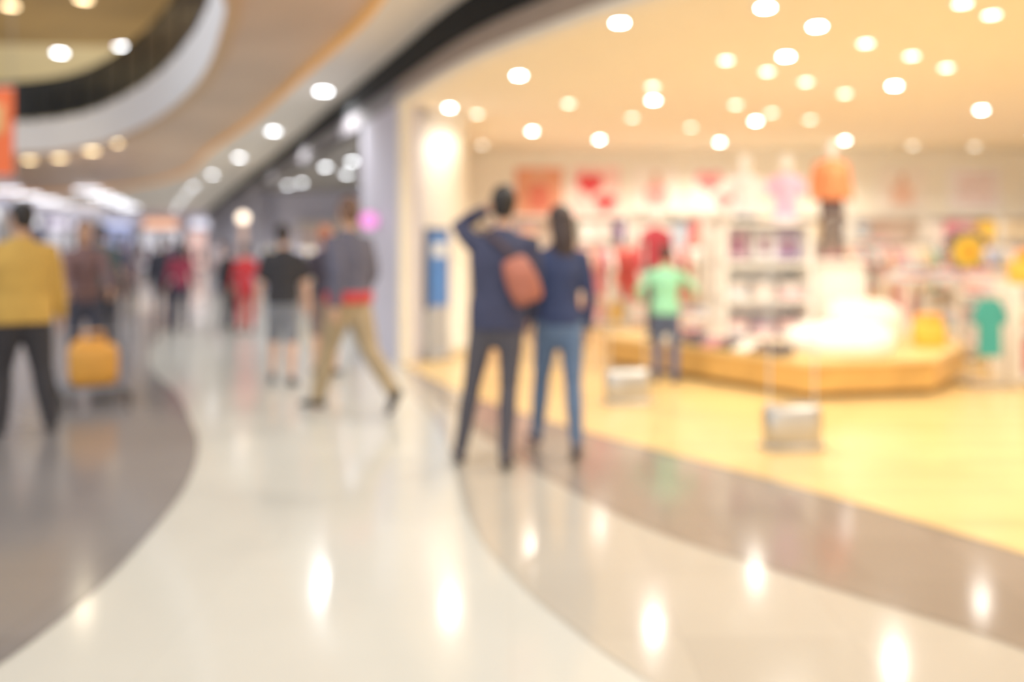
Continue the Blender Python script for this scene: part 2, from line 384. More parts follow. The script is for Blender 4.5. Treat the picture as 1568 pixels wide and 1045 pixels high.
def person(name, loc, rz, H=1.75, feet=None, arms=None, lean=(0, 0), yaw=0, pitch=0,
           skin=(205, 160, 130), hair=(28, 22, 20), top=(40, 45, 80), legs=(50, 50, 58), shoes=(30, 30, 34),
           hem=.88, hemcol=None, shorts=False, tee=False, longhair=False, bulk=1.0, legw=1.0, mannequin=False, torso_only=False, female=False, vox=.012, extra=None):
    s = H/1.75
    cm = lambda c, t, **k: mat('%s_%d_%d_%d' % ((t,)+tuple(c)), rgb(*c), **k)
    ms = cm(skin, 'skin' if not mannequin else 'mannequin_shell', rough=.5 if not mannequin else .3, var=.04)
    mh = cm(hair, 'hair', rough=.55, var=.25, scale=40)
    mt = cm(top, 'fabric', rough=.85, var=.1, bump=.5, bscale=14)
    ml = cm(legs, 'cloth', rough=.85, var=.1, bump=.5, bscale=12)
    mo = cm(shoes, 'shoe', rough=.5)
    if hemcol: mb = cm(hemcol, 'knit', rough=.85)
    Gs = {}
    def gr(m): return Gs.setdefault(m.name, (G(), m))[0]
    feet = feet or [(-.11, 0, .085, 0), (.11, 0, .085, 0)]
    arms = arms or [((-.27, .04, .86), (-.3, -1, 0)), ((.27, .04, .86), (.3, -1, 0))]
    lx, ly = lean; X = V((1, 0, 0)); raw = G()
    sw = (.93 if female else 1.0)
    # torso
    def sp(z): t = max(0, (z-.95)/.5); return V((lx*t, ly*t, z))
    def bk(z): return 1+(bulk-1)*max(.15, min(1, (1.47-z)/.25))
    ztop = [(hem, .158, .112), (.97, .158, .112), (1.06, .148, .105), (1.16, .158, .112), (1.27, .175, .120), (1.35, .180, .115), (1.40, .165, .098), (1.435, .125, .08), (1.46, .085, .066), (1.48, .066, .06)]
    if female: ztop = [(hem, .160, .112), (.97, .158, .112), (1.06, .130, .098), (1.16, .138, .105), (1.27, .156, .122), (1.35, .160, .108), (1.40, .146, .09), (1.435, .108, .074), (1.46, .075, .062), (1.48, .058, .056)]
    gr(mt).tube([sp(z) for z, a, b in ztop], [(a*bk(z), b*bk(z)) for z, a, b in ztop], mt, ref=X, n=20, caps=False)
    if hemcol: gr(mb).tube([sp(hem-.06), sp(hem-.03), sp(hem+.02)], [(.166*bulk, .12*bulk)]*3, mb, ref=X, n=20, caps=False)
    if not torso_only:
        gr(ml).tube([(0, 0, .80), (0, 0, .86), (0, 0, .94), (0, 0, 1.0)], [(.12, .09), (.158, .115), (.155, .11), (.14, .10)], ml, ref=X, n=20)
    # legs
    if not torso_only:
        for sx, ft in zip((-1, 1), feet):
            fx, fy, fz, heel = ft
            hip = V((sx*.085, 0, .90)); kn, an = ik(hip, (fx, fy, fz), .425, .405, (sx*.08, 1, 0))
            th = hip.lerp(kn, .45)
            if shorts:
                gr(ml).tube([hip, th, kn.lerp(hip, .08)], [.095, .09, .083], ml, n=16)
                gr(ms).tube([hip, kn, kn.lerp(an, .3), kn.lerp(an, .65), an], [.07, .053, .054, .042, .033], ms, n=14)
            else:
                gr(ml).tube([hip, th, kn, kn.lerp(an, .35), an.lerp(kn, .04)], [.094*legw, .082*legw, .061*legw, .062*legw, .048*legw], ml, n=16)
                gr(ms).tube([an.lerp(kn, .15), an], [.034, .032], ms, n=12)
            tx = sx*.18; fd = V((tx, 1, 0)).normalized(); hr = math.radians(heel)
            fd = V((fd.x*math.cos(hr), fd.y*math.cos(hr), -math.sin(hr)))
            up = V((0, 0, 1)); up = (up-fd*up.dot(fd)).normalized()
            base = an-up*.045
            gr(mo).tube([base-fd*.045, base+fd*.03+up*.008, base+fd*.11-up*.006, base+fd*.17-up*.012], [(.036, .040), (.040, .045), (.046, .032), (.038, .024)], mo, ref=V((1, 0, 0)), n=14)
            gr(mo).tube([an-up*.03, an+up*.01], [.042, .038], mo, n=12)
    # arms
    for sx, (wr, pole) in zip((-1, 1), arms):
        ab = .9 if female else 1.0
        sh = sp(1.385)+V((sx*.172*sw*(.65+.35*bulk), 0, 0))
        if torso_only:
            gr(mt).tube([sp(1.38)+V((sx*.10, 0, 0)), sh, sh+V((sx*.07, 0, -.16))], [.075*ab, .069*ab, .058*ab], mt, n=14)
            continue
        el, wv = ik(sh, wr, .285, .255, pole)
        mid_ = sh.lerp(el, .5); fa = el.lerp(wv, .4)
        ba = 1+(bulk-1)*.6
        gr(mt).tube([sp(1.38)+V((sx*.10, 0, 0)), sh, mid_] + ([el, fa, wv.lerp(el, .06)] if not tee else [sh.lerp(el, .75)]),
                    [.070*ab, .066*ab, .056*ab*ba] + ([.047*ab*ba, .047*ab*ba, .036*ab*ba] if not tee else [.058]), mt, n=14)
        gr(ms).tube([mid_, el, fa, wv], [.044*ab, .038*ab, .038*ab, .024*ab], ms, n=12)
        f = (wv-el).normalized()
        lo = wv.z < 1.2
        hand(raw, wv, f, V((-sx, 0.15, 0)) if lo else V((0, -1, -.2)), V((0, 1, 0)) if lo else V((0, 0, -1)), ms)
    # neck & head
    nb = sp(1.43); hc = sp(1.632)+V((0, .015, 0))
    Rm = Matrix.Rotation(math.radians(yaw), 3, 'Z') @ Matrix.Rotation(math.radians(pitch), 3, 'X')
    hp = lambda x, y, z: hc+Rm @ V((x, y, z))
    gr(ms).tube([nb, sp(1.49), hp(0, -.02, -.06)], [.06, .052, .052], ms, n=14)
    rings = [(-.118, .022, .026, .05), (-.105, .038, .046, .038), (-.08, .052, .066, .022), (-.045, .062, .08, .01), (0, .071, .09, 0), (.04, .075, .095, -.006), (.08, .064, .08, -.008), (.106, .04, .05, -.01), (.117, .015, .02, -.01)]
    gh = gr(ms)
    gh.rings([[hp(a*math.cos(i*math.pi/10), yo+b*math.sin(i*math.pi/10), z) for i in range(20)] for z, a, b, yo in rings], ms)
    if not mannequin:
        gr(mh).ell(hp(0, -.018, .032), (.084, .100, .098), mh, Rm)
        gr(mh).ell(hp(0, -.045, -.025), (.072, .062, .07), mh, Rm)
        if longhair:
            gr(mh).tube([hp(0, -.03, .06), hp(0, -.06, -.03), hp(0, -.085, -.13), hp(0, -.09, -.22), hp(0, -.085, -.27)], [(.085, .06), (.09, .06), (.088, .05), (.078, .035), (.05, .02)], mh, ref=X)
        me_w = mat('eye_white', (.85, .85, .83), .2, var=0); me_i = mat('iris', (.05, .03, .02), .2, var=0); mlip = mat('lips', rgb(170, 95, 85), .45)
        for sx in (-1, 1):
            raw.ell(hp(sx*.030, .080, .004), (.0135, .010, .0085), me_w, Rm, 10, 6)
            raw.ell(hp(sx*.030, .0885, .004), (.0055, .003, .0055), me_i, Rm, 8, 5)
            raw.tube([hp(sx*.015, .090, .024), hp(sx*.045, .080, .025)], [.004, .003], mh, n=6)
        raw.ell(hp(0, .085, -.062), (.023, .009, .0075), mlip, Rm, 12, 6)
    for sx in (-1, 1):
        raw.ell(hp(sx*.074, -.004, -.008), (.009, .019, .031), ms, Rm, 10, 8)
    raw.tube([hp(0, .086, .012), hp(0, .098, -.018), hp(0, .100, -.030)], [.008, .012, .013], ms, n=10)
    if extra: extra(gr, raw, sp)
    # union and remesh
    U = G(); trees = []
    for k, (gg, m) in Gs.items():
        U.add(gg.v, gg.f, m); trees.append((BVHTree.FromPolygons([V(p) for p in gg.v], gg.f), m))
    me = bpy.data.meshes.new('tmp'); me.from_pydata(U.v, [], U.f)
    import bmesh
    bm = bmesh.new(); bm.from_mesh(me); bmesh.ops.recalc_face_normals(bm, faces=bm.faces); bm.to_mesh(me); bm.free()
    t = bpy.data.objects.new('tmp', me); sc.collection.objects.link(t)
    md = t.modifiers.new('r', 'REMESH'); md.mode = 'VOXEL'; md.voxel_size = vox
    sm = t.modifiers.new('s', 'SMOOTH'); sm.factor = .5; sm.iterations = 4
    dg = bpy.context.evaluated_depsgraph_get(); ev = t.evaluated_get(dg)
    rm = ev.to_mesh()
    F = G(); vs = [v.co.copy() for v in rm.vertices]
    fs = [tuple(p.vertices) for p in rm.polygons]; ids = []
    for p in rm.polygons:
        c = p.center; best = 1e9; bi = 0
        for i, (tr, m) in enumerate(trees):
            r = tr.find_nearest(c)
            if r[3] is not None and r[3] < best: best = r[3]; bi = i
        ids.append(bi)
    F.v = [tuple(v) for v in vs]; F.f = fs; F.mats = [m for _, m in trees]; F.m = ids; F.sm = [True]*len(fs)
    ev.to_mesh_clear(); bpy.data.objects.remove(t)
    o0 = len(F.v)
    for f, mi, smo in zip(raw.f, raw.m, raw.sm):
        F.f.append(tuple(o0+k for k in f)); F.m.append(F.mi(raw.mats[mi])); F.sm.append(smo)
    F.v += raw.v
    F.v = [(x*s, y*s, z*s) for x, y, z in F.v]
    return F.obj(name, loc, rz)

FZ = .012
# man with raised arm + shoulder bag
def bag_extra(gr, raw, sp):
    ml = mat('tan_leather', rgb(172, 98, 76), .5, var=.12)
    mst = mat('bag_strap', rgb(70, 44, 40), .6)
    M = Matrix.Rotation(math.radians(-22), 3, 'Y')
    c = V((.14, -.175, 1.155))
    prof = [(-.5, .75, .5), (-.42, .95, .85), (-.1, 1.05, 1), (.25, .95, .9), (.45, .75, .55), (.5, .6, .3)]
    raw.rings([[c+M @ V((.094*a*math.copysign(abs(math.cos(i*math.pi/10))**.7, math.cos(i*math.pi/10)), .045*b*math.sin(i*math.pi/10), .29*z)) for i in range(20)] for z, a, b in prof], ml)
    raw.slab(c+V((0, -.047, .04)), (.13, .012, .10), ml)
    P = smooth([(.11, -.165, 1.28), (.03, -.16, 1.36), (-.05, -.125, 1.43), (-.105, -.02, 1.475), (-.09, .10, 1.41), (.08, .155, 1.25), (.22, .03, 1.12), (.20, -.13, 1.12)], 4)
    raw.tube(P, [(.014, .005)]*len(P), mst, n=8)
person('man_walking_with_shoulder_bag', (-.09, 5.42, FZ), .05, 1.77, feet=[(-.235, .02, .085, 0), (.04, -.18, .10, 12)],
       arms=[((-.07, .10, 1.60), (-.75, .75, -.25)), ((.20, .16, .90), (.3, -1, 0))], yaw=-10, pitch=6, lean=(.03, 0),
       top=(50, 54, 80), legs=(70, 68, 76), shoes=(64, 60, 66), hem=.84, bulk=1.16, legw=.95, extra=bag_extra, vox=.011)
person('woman_in_navy_top', (.32, 5.74, FZ), .12, 1.66, feet=[(-.13, .20, .085, 0), (.07, -.26, .115, 20)], arms=[((-.20, .12, .88), (-.3, -1, 0)), ((.22, .05, .86), (.5, -1, 0))],
       yaw=14, top=(44, 56, 92), legs=(86, 108, 138), shoes=(76, 78, 92), hair=(52, 36, 32), longhair=True, female=True, hem=.90, vox=.011, bulk=1.08)
person('man_in_grey_jacket', (-1.36, 7.08, 0.005), .95, 1.80, feet=[(-.10, .26, .085, 0), (.10, -.40, .19, 50)],
       arms=[((-.26, -.12, .89), (-.3, -1, 0)), ((.30, .18, .92), (.4, -1, 0))], yaw=-10, top=(84, 84, 102), legs=(162, 142, 110), shoes=(50, 46, 46),
       hem=.96, hemcol=(190, 54, 58), hair=(105, 76, 60), bulk=1.36, legw=1.22)
person('man_in_black_tshirt', (-2.32, 8.6, 0.005), .15, 1.62, feet=[(-.12, .12, .085, 0), (.10, -.12, .085, 10)], top=(46, 46, 52), legs=(124, 128, 138), shorts=True, tee=True, skin=(220, 176, 150), shoes=(50, 54, 64), vox=.014, bulk=1.15)
person('woman_in_dark_top', (-2.02, 9.15, 0.005), -.1, 1.62, top=(66, 60, 74), legs=(136, 118, 116), shorts=True, tee=True, hair=(190, 120, 90), skin=(226, 176, 148), female=True, vox=.014, shoes=(60, 50, 50))
person('man_in_mustard_jacket', (-3.64, 6.3, 0.005), .75, 1.72, feet=[(-.14, .02, .085, 0), (.18, -.10, .085, 0)], arms=[((-.28, .15, .90), (-.5, -1, 0)), ((.30, .10, .86), (.4, -1, 0))],
       top=(204, 162, 76), legs=(48, 46, 50), shoes=(44, 40, 44), hem=.84, bulk=1.4, legw=1.3, yaw=22)
person('woman_pushing_trolley', (-4.2, 8.35, 0.005), -2.6, 1.66, arms=[((-.2, .42, 1.0), (-.3, -1, -.4)), ((.2, .42, 1.0), (.3, -1, -.4))], top=(120, 92, 92), legs=(60, 64, 80), hair=(40, 28, 26), longhair=True, female=True, vox=.014)
person('woman_with_green_shirt', (1.56, 8.62, .012), -.25, 1.40, top=(140, 208, 168), legs=(76, 92, 126), shoes=(60, 60, 78), arms=[((-.30, .16, 1.02), (-.6, -.8, 0)), ((.34, .34, 1.16), (.6, -.6, -.4))], female=True, bulk=1.15, vox=.014)
person('shopper_in_red_top', (-5.30, 13.6, 0.004), .4, 1.5, top=(140, 44, 66), legs=(50, 48, 66), vox=.018, female=True, longhair=True)
person('shopper_in_black_coat', (-5.9, 14.3, 0.004), .1, 1.58, top=(44, 44, 56), legs=(48, 50, 66), vox=.018, bulk=1.15)
person('woman_in_red_dress', (-4.3, 13.7, 0.004), .3, 1.45, top=(190, 44, 50), legs=(184, 50, 54), vox=.018, female=True)
person('shopper_in_dark_coat', (-4.9, 14.6, 0.004), -.6, 1.45, top=(44, 42, 46), legs=(50, 46, 50), vox=.018)
for i, (x, y, h, c, l) in enumerate([(-7.6, 16.5, 1.6, (80, 76, 100), (60, 60, 76)), (-9.6, 24, 1.7, (90, 90, 120), (70, 70, 80)), (-7.9, 23, 1.65, (180, 170, 180), (90, 90, 120)), (-8.4, 17.3, 1.65, (80, 86, 110), (64, 64, 80)), (-5.6, 11.6, 1.7, (70, 84, 84), (50, 50, 56))]):
    person('distant_shopper', (x, y, 0.004), random.uniform(-.5, .5), h, top=c, legs=l, vox=.022)

# trolley
g = G(); mw = mat('trolley_wire', rgb(150, 150, 155), .3, metal=.9); mor = mat('orange_bag', rgb(232, 164, 64), .6, bump=.4)
for x in (-.26, .26):
    g.tube([(x, -.42, .95), (x, -.36, .5), (x, -.3, .16), (x, .34, .13)], [.013]*4, mw, n=8)
    for y in (-.28, .32):
        g.cyl((x, y, .058), .055, .03, mat('black_rubber', (.03, .03, .03), .6), 18, axis=(1, 0, 0))
        g.tube([(x, y, .07), (x, y, .14)], [.01, .01], mw, n=6)
g.tube([(-.27, -.42, .95), (.27, -.42, .95)], [.018]*2, mat('dark_handle', rgb(90, 60, 50), .5), n=10)
for i in range(10):
    y = -.3+i*.068
    g.tube([(-.26, y, .14), (.26, y, .14)], [.006, .006], mw, n=5)
for z in (.35, .6):
    g.tube([(-.26, -.345, z), (.26, -.345, z)], [.008, .008], mw, n=6)
g.slab((0, 0, .33), (.40, .46, .34), mor, p=4)
g.slab((0.03, 0.02, .52), (.26, .28, .06), mor, p=3)
g.tube([(-.1, 0, .53), (-.08, 0, .62), (.08, 0, .62), (.1, 0, .53)], [.012]*4, mor, n=8)
g.obj('shopping_trolley', (-3.78, 7.66, .004), -2.6)

# ------------------------------------------------------------------ store objects
# security gates
m_ac = mat('clear_acrylic', (1, 1, 1), .02, trans=1.0, var=0)
for (x, y, r) in ((1.02, 7.5, .15), (1.92, 5.82, .15)):
    g = G()
    g.slab((0, 0, .15), (.40, .15, .29), m_steel); g.slab((0, 0, .015), (.44, .20, .03), m_steel)
    g.box((0, 0, .86), (.34, .012, 1.14), m_ac)
    for sx in (-.165, .165): g.tube([(sx, 0, .28), (sx, 0, 1.42)], [.006, .006], mat('acrylic_edge', rgb(235, 240, 238), .2), n=8)
    g.tube([(-.165, 0, 1.42), (.165, 0, 1.42)], [.006]*2, mat('acrylic_edge', rgb(235, 240, 238), .2), n=8)
    g.obj('security_gate', (x, y, .011), r)
# blue information stand
g = G()
g.slab((0, 0, .025), (.44, .3, .05), m_steel)
g.box((0, 0, .35), (.36, .08, .62), mat('stand_grey', rgb(180, 186, 196), .4))
g.box((0, 0, 1.12), (.40, .07, 1.0), mat('stand_frame', rgb(60, 70, 100), .4))
g.box((0, -.04, 1.12), (.34, .02, .92), mat('blue_screen', rgb(74, 124, 186), .3, emit=.2, ecol=rgb(60, 120, 210)))
g.box((0, -.052, 1.35), (.26, .006, .16), mat('screen_white', rgb(230, 240, 250), .3))
g.obj('information_stand', (-.93, 10.5, .006), .95)
# magenta round sign on the pier
g = G(); g.cyl((0, 0, 0), .13, .06, m_steel, axis=(0, 1, 0)); g.cyl((0, -.035, 0), .115, .03, mat('magenta_sign', (.85, .3, .7), emit=.7, ecol=(1, .3, .8), var=0), axis=(0, 1, 0))
g.tube([(0, 0, 0), (.2, .1, 0)], [.02, .02], m_steel)
g.obj('round_neon_sign', (-1.86, 11.1, 1.74), .0)

# plinth
def polyprism(g, pts, z0, z1, m):
    g.rings([[V((x, y, z0)) for x, y in pts], [V((x, y, z1)) for x, y in pts]], m, False)
g = G()
P = [(1.08, 9.97), (2.65, 7.63), (3.93, 7.9), (4.77, 8.97), (4.6, 11.2), (2.4, 11.6)]
cx = sum(p[0] for p in P)/6; cy = sum(p[1] for p in P)/6
sc_ = lambda k: [(cx+(x-cx)*k, cy+(y-cy)*k) for x, y in P]
polyprism(g, sc_(.95), 0, .06, mat('plinth_kick', rgb(90, 66, 40), .6)); polyprism(g, P, .06, .31, m_plinth); polyprism(g, sc_(1.015), .31, .35, mat('plinth_top', rgb(236, 200, 132), .4))
g.obj('display_plinth', (0, 0, .01))
ZP = .36

PAL = [(236, 110, 100), (250, 240, 235), (240, 190, 198), (70, 68, 84), (250, 205, 90), (120, 195, 190), (230, 150, 165), (214, 84, 90), (245, 225, 190), (150, 130, 170), (255, 255, 250), (235, 150, 95), (190, 205, 225), (250, 230, 220)]
def cm(i): c = PAL[i % len(PAL)]; return mat('garment_%d' % (i % len(PAL)), rgb(*c), .85, bump=.3)
tee_out = [(-.07, 0), (-.20, -.06), (-.31, -.24), (-.22, -.29), (-.18, -.20), (-.19, -.62), (.19, -.62), (.18, -.20), (.22, -.29), (.31, -.24), (.20, -.06), (.07, 0), (0, -.035)]
def rack(loc, rz, L=1.4, seed=0, h=1.45, pal=None):
    rnd = random.Random(seed); g = G()
    for x in (-L/2, L/2):
        g.tube([(x, 0, .03), (x, 0, h)], [.014]*2, m_steel, n=8); g.tube([(x, -.25, .025), (x, .25, .025)], [.016]*2, m_steel, n=8)
    g.tube([(-L/2, 0, h), (L/2, 0, h)], [.014]*2, m_steel, n=8)
    x = -L/2+.08
    while x < L/2-.05:
        i = rnd.choice(pal) if pal else rnd.randrange(len(PAL)); k = rnd.uniform(.85, 1.35)
        M = Matrix.Translation((x, 0, h-.08)) @ Matrix.Rotation(math.pi/2+rnd.uniform(-.35, .35), 4, 'Z')
        g.prism([(a, b*k) for a, b in tee_out], M, .045, cm(i))
        g.tube([(x, 0, h+.01), (x, .02, h-.03), (x, 0, h-.1)], [.004]*3, m_steel, n=5)
        x += rnd.uniform(.06, .11)
    return g.obj('clothes_rack', loc, rz)
LIGHTS = [1, 10, 13, 8, 2, 12]
def pick(rnd): return rnd.choice(LIGHTS) if rnd.random() < .5 else rnd.randrange(len(PAL))
def stack(g, x, y, z, rnd, n=4, w=.26, d=.3, h=.035):
    for k in range(n):
        g.slab((x+rnd.uniform(-.01, .01), y, z+h*(k+.5)), (w, d, h*.96), cm(pick(rnd)), rnd.uniform(-.06, .06))
m_back = mat('ivory_back_panel', rgb(250, 234, 218), .6, var=.04)
def shelving(name, loc, rz, W=1.2, Hh=2.0, rows=4, seed=0, Dp=.4, hang=False):
    rnd = random.Random(seed); g = G()
    for x in (-W/2, W/2): g.box((x, 0, Hh/2), (.04, Dp, Hh), m_wht)
    g.box((0, Dp/2-.01, Hh/2), (W, .02, Hh), m_back)
    for r in range(rows+1):
        z = .05+(Hh-.08)*r/rows; g.box((0, 0, z), (W, Dp, .03), m_wht)
        if r == rows: continue
        rowh = (Hh-.08)/rows
        if hang and r % 2 == 1 or rnd.random() < .35:
            zz = z+rowh-.05; g.tube([(-W/2, 0, zz), (W/2, 0, zz)], [.01]*2, m_steel, n=6)
            x = -W/2+.2; k = min(1, (rowh-.1)/.62)
            while x < W/2-.1:
                M = Matrix.Translation((x, -.08, zz-.01)) @ Matrix.Rotation(rnd.uniform(-.5, .5), 4, 'Z')
                g.prism([(a*k*.8, b*k) for a, b in tee_out], M, .04, cm(pick(rnd))); x += rnd.uniform(.22, .34)
        else:
            x = -W/2+.18
            while x < W/2-.12:
                stack(g, x, -.02, z+.015, rnd, rnd.randint(3, max(3, int((rowh-.06)/.05))), h=.045); x += .31
    return g.obj(name, loc, rz)
for i in range(10):
    shelving('wall_shelving', (.1+i*1.28, 14.82, .01), 0, 1.22, 1.95, [3, 4, 3][i % 3], seed=i+3, hang=(i % 2 == 0))
# wall posters above shelving
def poster(loc, w, h, bg, fg, kind):
    g = G(); g.box((0, 0, 0), (w+.06, .03, h+.06), m_wht); mb = mat('poster_bg_%d%d%d' % bg, rgb(*bg), .6); mf = mat('poster_fg_%d%d%d' % fg, rgb(*fg), .6)
    g.box((0, -.02, 0), (w, .015, h), mb)
    if kind == 'heart':
        for sz, oz, ox in ((.46, .14, -.12), (.38, -.2, .15)):
            o = []
            for k in range(28):
                t = 2*math.pi*k/28
                o.append((ox+sz*.032*16*math.sin(t)**3, oz+sz*.032*(13*math.cos(t)-5*math.cos(2*t)-2*math.cos(3*t)-math.cos(4*t))))
            g.prism(o, Matrix.Translation((0, -.035, 0)), .015, mf)
    elif kind == 'figure':
        g.ell((0, -.035, h*.28), (h*.10, .012, h*.12), mat('poster_skin', rgb(225, 180, 150), .6))
        g.prism([(-.06, h*.18), (-.2, 0), (-.17, -h*.4), (.17, -h*.4), (.2, 0), (.06, h*.18)], Matrix.Translation((0, -.035, 0)), .012, mf)
    else:
        for k in range(4): g.slab((0, -.033, h*.3-k*h*.2), (w*.7, .015, h*.1), mf)
    g.obj('wall_poster', loc)
for a in [((.48, 15.04, 2.38), .85, .85, (228, 158, 124), (218, 116, 92), 'figure'), ((1.5, 15.04, 2.38), .82, .88, (250, 206, 198), (220, 44, 54), 'heart'), ((2.55, 15.04, 2.42), .8, .75, (250, 240, 232), (236, 170, 166), 'figure'),
          ((3.6, 15.04, 2.42), .8, .75, (248, 240, 232), (230, 140, 140), 'heart'), ((6.9, 15.04, 2.42), .8, .7, (250, 236, 225), (240, 200, 180), 'figure'), ((8.2, 15.04, 2.42), .9, .7, (244, 236, 236), (236, 206, 206), 'text'), ((9.6, 15.04, 2.42), .9, .7, (252, 240, 225), (240, 210, 160), 'figure')]:
    poster(*a)
rack((.75, 12.1, .01), .3, 1.5, 1, pal=[1, 2, 8, 10, 13, 6]); rack((.62, 10.5, .01), 1.35, 1.2, 2, pal=[1, 2, 3, 8, 10]); rack((.1, 13.3, .01), .2, 1.4, 3, pal=[0, 2, 13, 6, 8])
rack((2.2, 13.2, .01), 0, 1.6, 4, pal=[0, 7, 1, 13, 10]); rack((5.6, 12.8, .01), .1, 1.6, 5, pal=[1, 2, 13, 5, 6, 8]); rack((7.6, 12.8, .01), -.1, 1.6, 6, pal=[1, 2, 13, 4, 10, 12]); rack((9.4, 11.6, .01), .2, 1.6, 8)
rack((3.9, 13.2, .01), .0, 1.4, 9, pal=[3, 1, 2, 10])

# white display block with picture panels on the plinth
g = G()
W, Dp, h = .95, .6, 1.30
for x in (-W/2, W/2): g.box((x, 0, h/2), (.05, Dp, h), m_wht)
for z in (.03, .45, .85, h-.02): g.box((0, 0, z), (W+.05, Dp, .04), m_wht)
g.box((0, .2, h/2), (W, .03, h), m_wht)
rnd = random.Random(5)
for x in (-.3, 0, .3):
    for k in range(4):
        g.slab((x, -.08, .05+.04*(k+.5)), (.24, .28, .038), cm(rnd.choice([1, 2, 10, 13, 9])))
        g.slab((x, -.08, .47+.04*(k+.5)), (.24, .28, .038), cm(rnd.choice([1, 2, 10, 13, 12])))
for x, c in ((-.27, (214, 180, 196)), (.05, (250, 245, 250)), (.3, (190, 170, 206))):
    g.box((x, -.05, 1.05), (.26, .02, .3), mat('picture_%d' % c[0], rgb(*c), .5)); g.slab((x, -.07, 1.05), (.12, .015, .16), mat('picture_mark', rgb(140, 80, 110), .5))
g.obj('white_display_shelf', (2.75, 9.45, ZP), .05)
# riser behind
g = G(); g.slab((0, 0, .43), (.7, .6, .86), m_wht, p=8); g.slab((0, 0, .87), (.76, .66, .04), m_wht, p=8); g.obj('display_riser', (3.72, 9.95, ZP), 0)
MAN = dict(skin=(250, 246, 240), mannequin=True, vox=.013)
person('mannequin_bust', (2.60, 9.45, ZP+1.305-.815*1.42/1.75), math.pi, 1.42, top=(235, 232, 232), torso_only=True, hemcol=(50, 50, 56), **MAN)
person('mannequin_bust', (3.06, 9.5, ZP+1.305-.815*1.44/1.75), math.pi, 1.44, top=(236, 190, 220), torso_only=True, hemcol=(240, 220, 235), **MAN)
person('mannequin', (3.72, 9.9, ZP+.895), math.pi-.1, 1.38, top=(228, 140, 90), legs=(90, 70, 70), bulk=1.3, shoes=(70, 60, 60), **MAN)
person('mannequin', (1.72, 10.15, ZP+.005), math.pi+.3, 1.5, top=(190, 60, 76), legs=(70, 60, 64), **MAN)
# poufs and plinth merchandise
mfab = mat('white_fabric', rgb(255, 250, 240), .8, bump=.2)
g = G(); g.slab((0, 0, .11), (1.0, .9, .22), mfab, p=2.2, n=32); g.slab((0, 0, .24), (.8, .7, .06), mfab, p=2.2, n=32); g.obj('white_pouf', (3.22, 8.35, ZP))
g = G(); g.slab((0, 0, .2), (.8, .7, .4), mfab, p=2.3, n=32); g.slab((0, 0, .42), (.6, .55, .06), mfab, p=2.2, n=32); g.obj('white_pouf', (3.78, 9.2, ZP), 0)
# shoes rows on plinth edge
def shoe_pair(g, x, y, rz, m):
    R = Matrix.Rotation(rz, 3, 'Z')
    for o in (-.05, .05):
        pts = [V((x, y, 0))+R @ V((o, a, b)) for a, b in ((-.09, .045), (-.02, .045), (.06, .032), (.12, .024))]
        g.tube(pts, [(.034, .042), (.033, .038), (.038, .028), (.03, .02)], m, ref=R @ V((1, 0, 0)), n=10)
        p = V((x, y, 0))+R @ V((o, -.07, .08)); g.cyl(p, .03, .05, m, 10)
shoec = [(60, 54, 54), (240, 235, 225), (100, 72, 60), (56, 56, 72), (200, 130, 138)]
g = G()
for k in range(9):
    t = k/8; shoe_pair(g, 1.62+t*.92, 9.42-t*1.4, 2.2, mat('shoe_display_%d' % (k % 5), rgb(*shoec[k % 5]), .5))
for k in range(5):
    t = k/4; shoe_pair(g, 1.75+t*.35, 9.62-t*.5, 2.2, mat('shoe_display_%d' % ((k+2) % 5), rgb(*shoec[(k+2) % 5]), .5))
g.obj('shoe_display', (0, 0, ZP))
g = G(); rnd = random.Random(11)
for k in range(12):
    stack(g, 2.2+.3*(k % 4), 10.1+.42*(k//4), 0, rnd, rnd.randint(3, 9))
g.obj('folded_clothes', (0, 0, ZP))
# low table with folded stacks
def table(loc, rz, W, Dp, h, seed):
    g = G(); rnd = random.Random(seed)
    g.box((0, 0, h-.02), (W, Dp, .04), m_wht)
    for sx in (-1, 1):
        for sy in (-1, 1): g.box((sx*(W/2-.04), sy*(Dp/2-.04), (h-.04)/2), (.05, .05, h-.04), m_wht)
    g.box((0, 0, .25), (W-.1, Dp-.1, .03), m_wht)
    nx = int(W/.32)
    for a in range(nx):
        for b in (-1, 1):
            stack(g, -W/2+.2+a*(W-.4)/max(1, nx-1), b*Dp*.23, h, rnd, rnd.randint(2, 6)); stack(g, -W/2+.22+a*(W-.44)/max(1, nx-1), b*Dp*.2, .265, rnd, rnd.randint(2, 5))
    g.obj('display_table', loc, rz)
table((6.0, 9.7, .01), 0, 1.5, .8, .85, 3); table((5.9, 11.5, .01), .0, 1.5, .8, .95, 5); table((8.0, 9.7, .01), 0, 1.5, .8, .85, 6); table((7.9, 11.5, .01), 0, 1.5, .8, .95, 7)
# open cube shelf at right with hanging teal garment
shelving('cube_shelving', (5.80, 8.85, .01), .05, 1.3, 1.0, 2, seed=21)
g = G()
g.tube([(-.2, 0, 0), (-.2, 0, .9)], [.012]*2, m_steel, n=8); g.tube([(.2, 0, 0), (.2, 0, .9)], [.012]*2, m_steel, n=8); g.tube([(-.2, 0, .9), (.2, 0, .9)], [.012]*2, m_steel, n=8)
g.box((0, 0, .015), (.46, .3, .03), m_steel)
g.prism([(a*.6, b*.95) for a, b in tee_out], Matrix.Translation((0, -.02, .88)), .05, mat('teal_cloth', rgb(60, 160, 152), .8)); g.tube([(0, 0, .91), (0, 0, .86)], [.006]*2, m_steel, n=6)
g.obj('teal_shirt_stand', (4.74, 8.45, .01), .1)
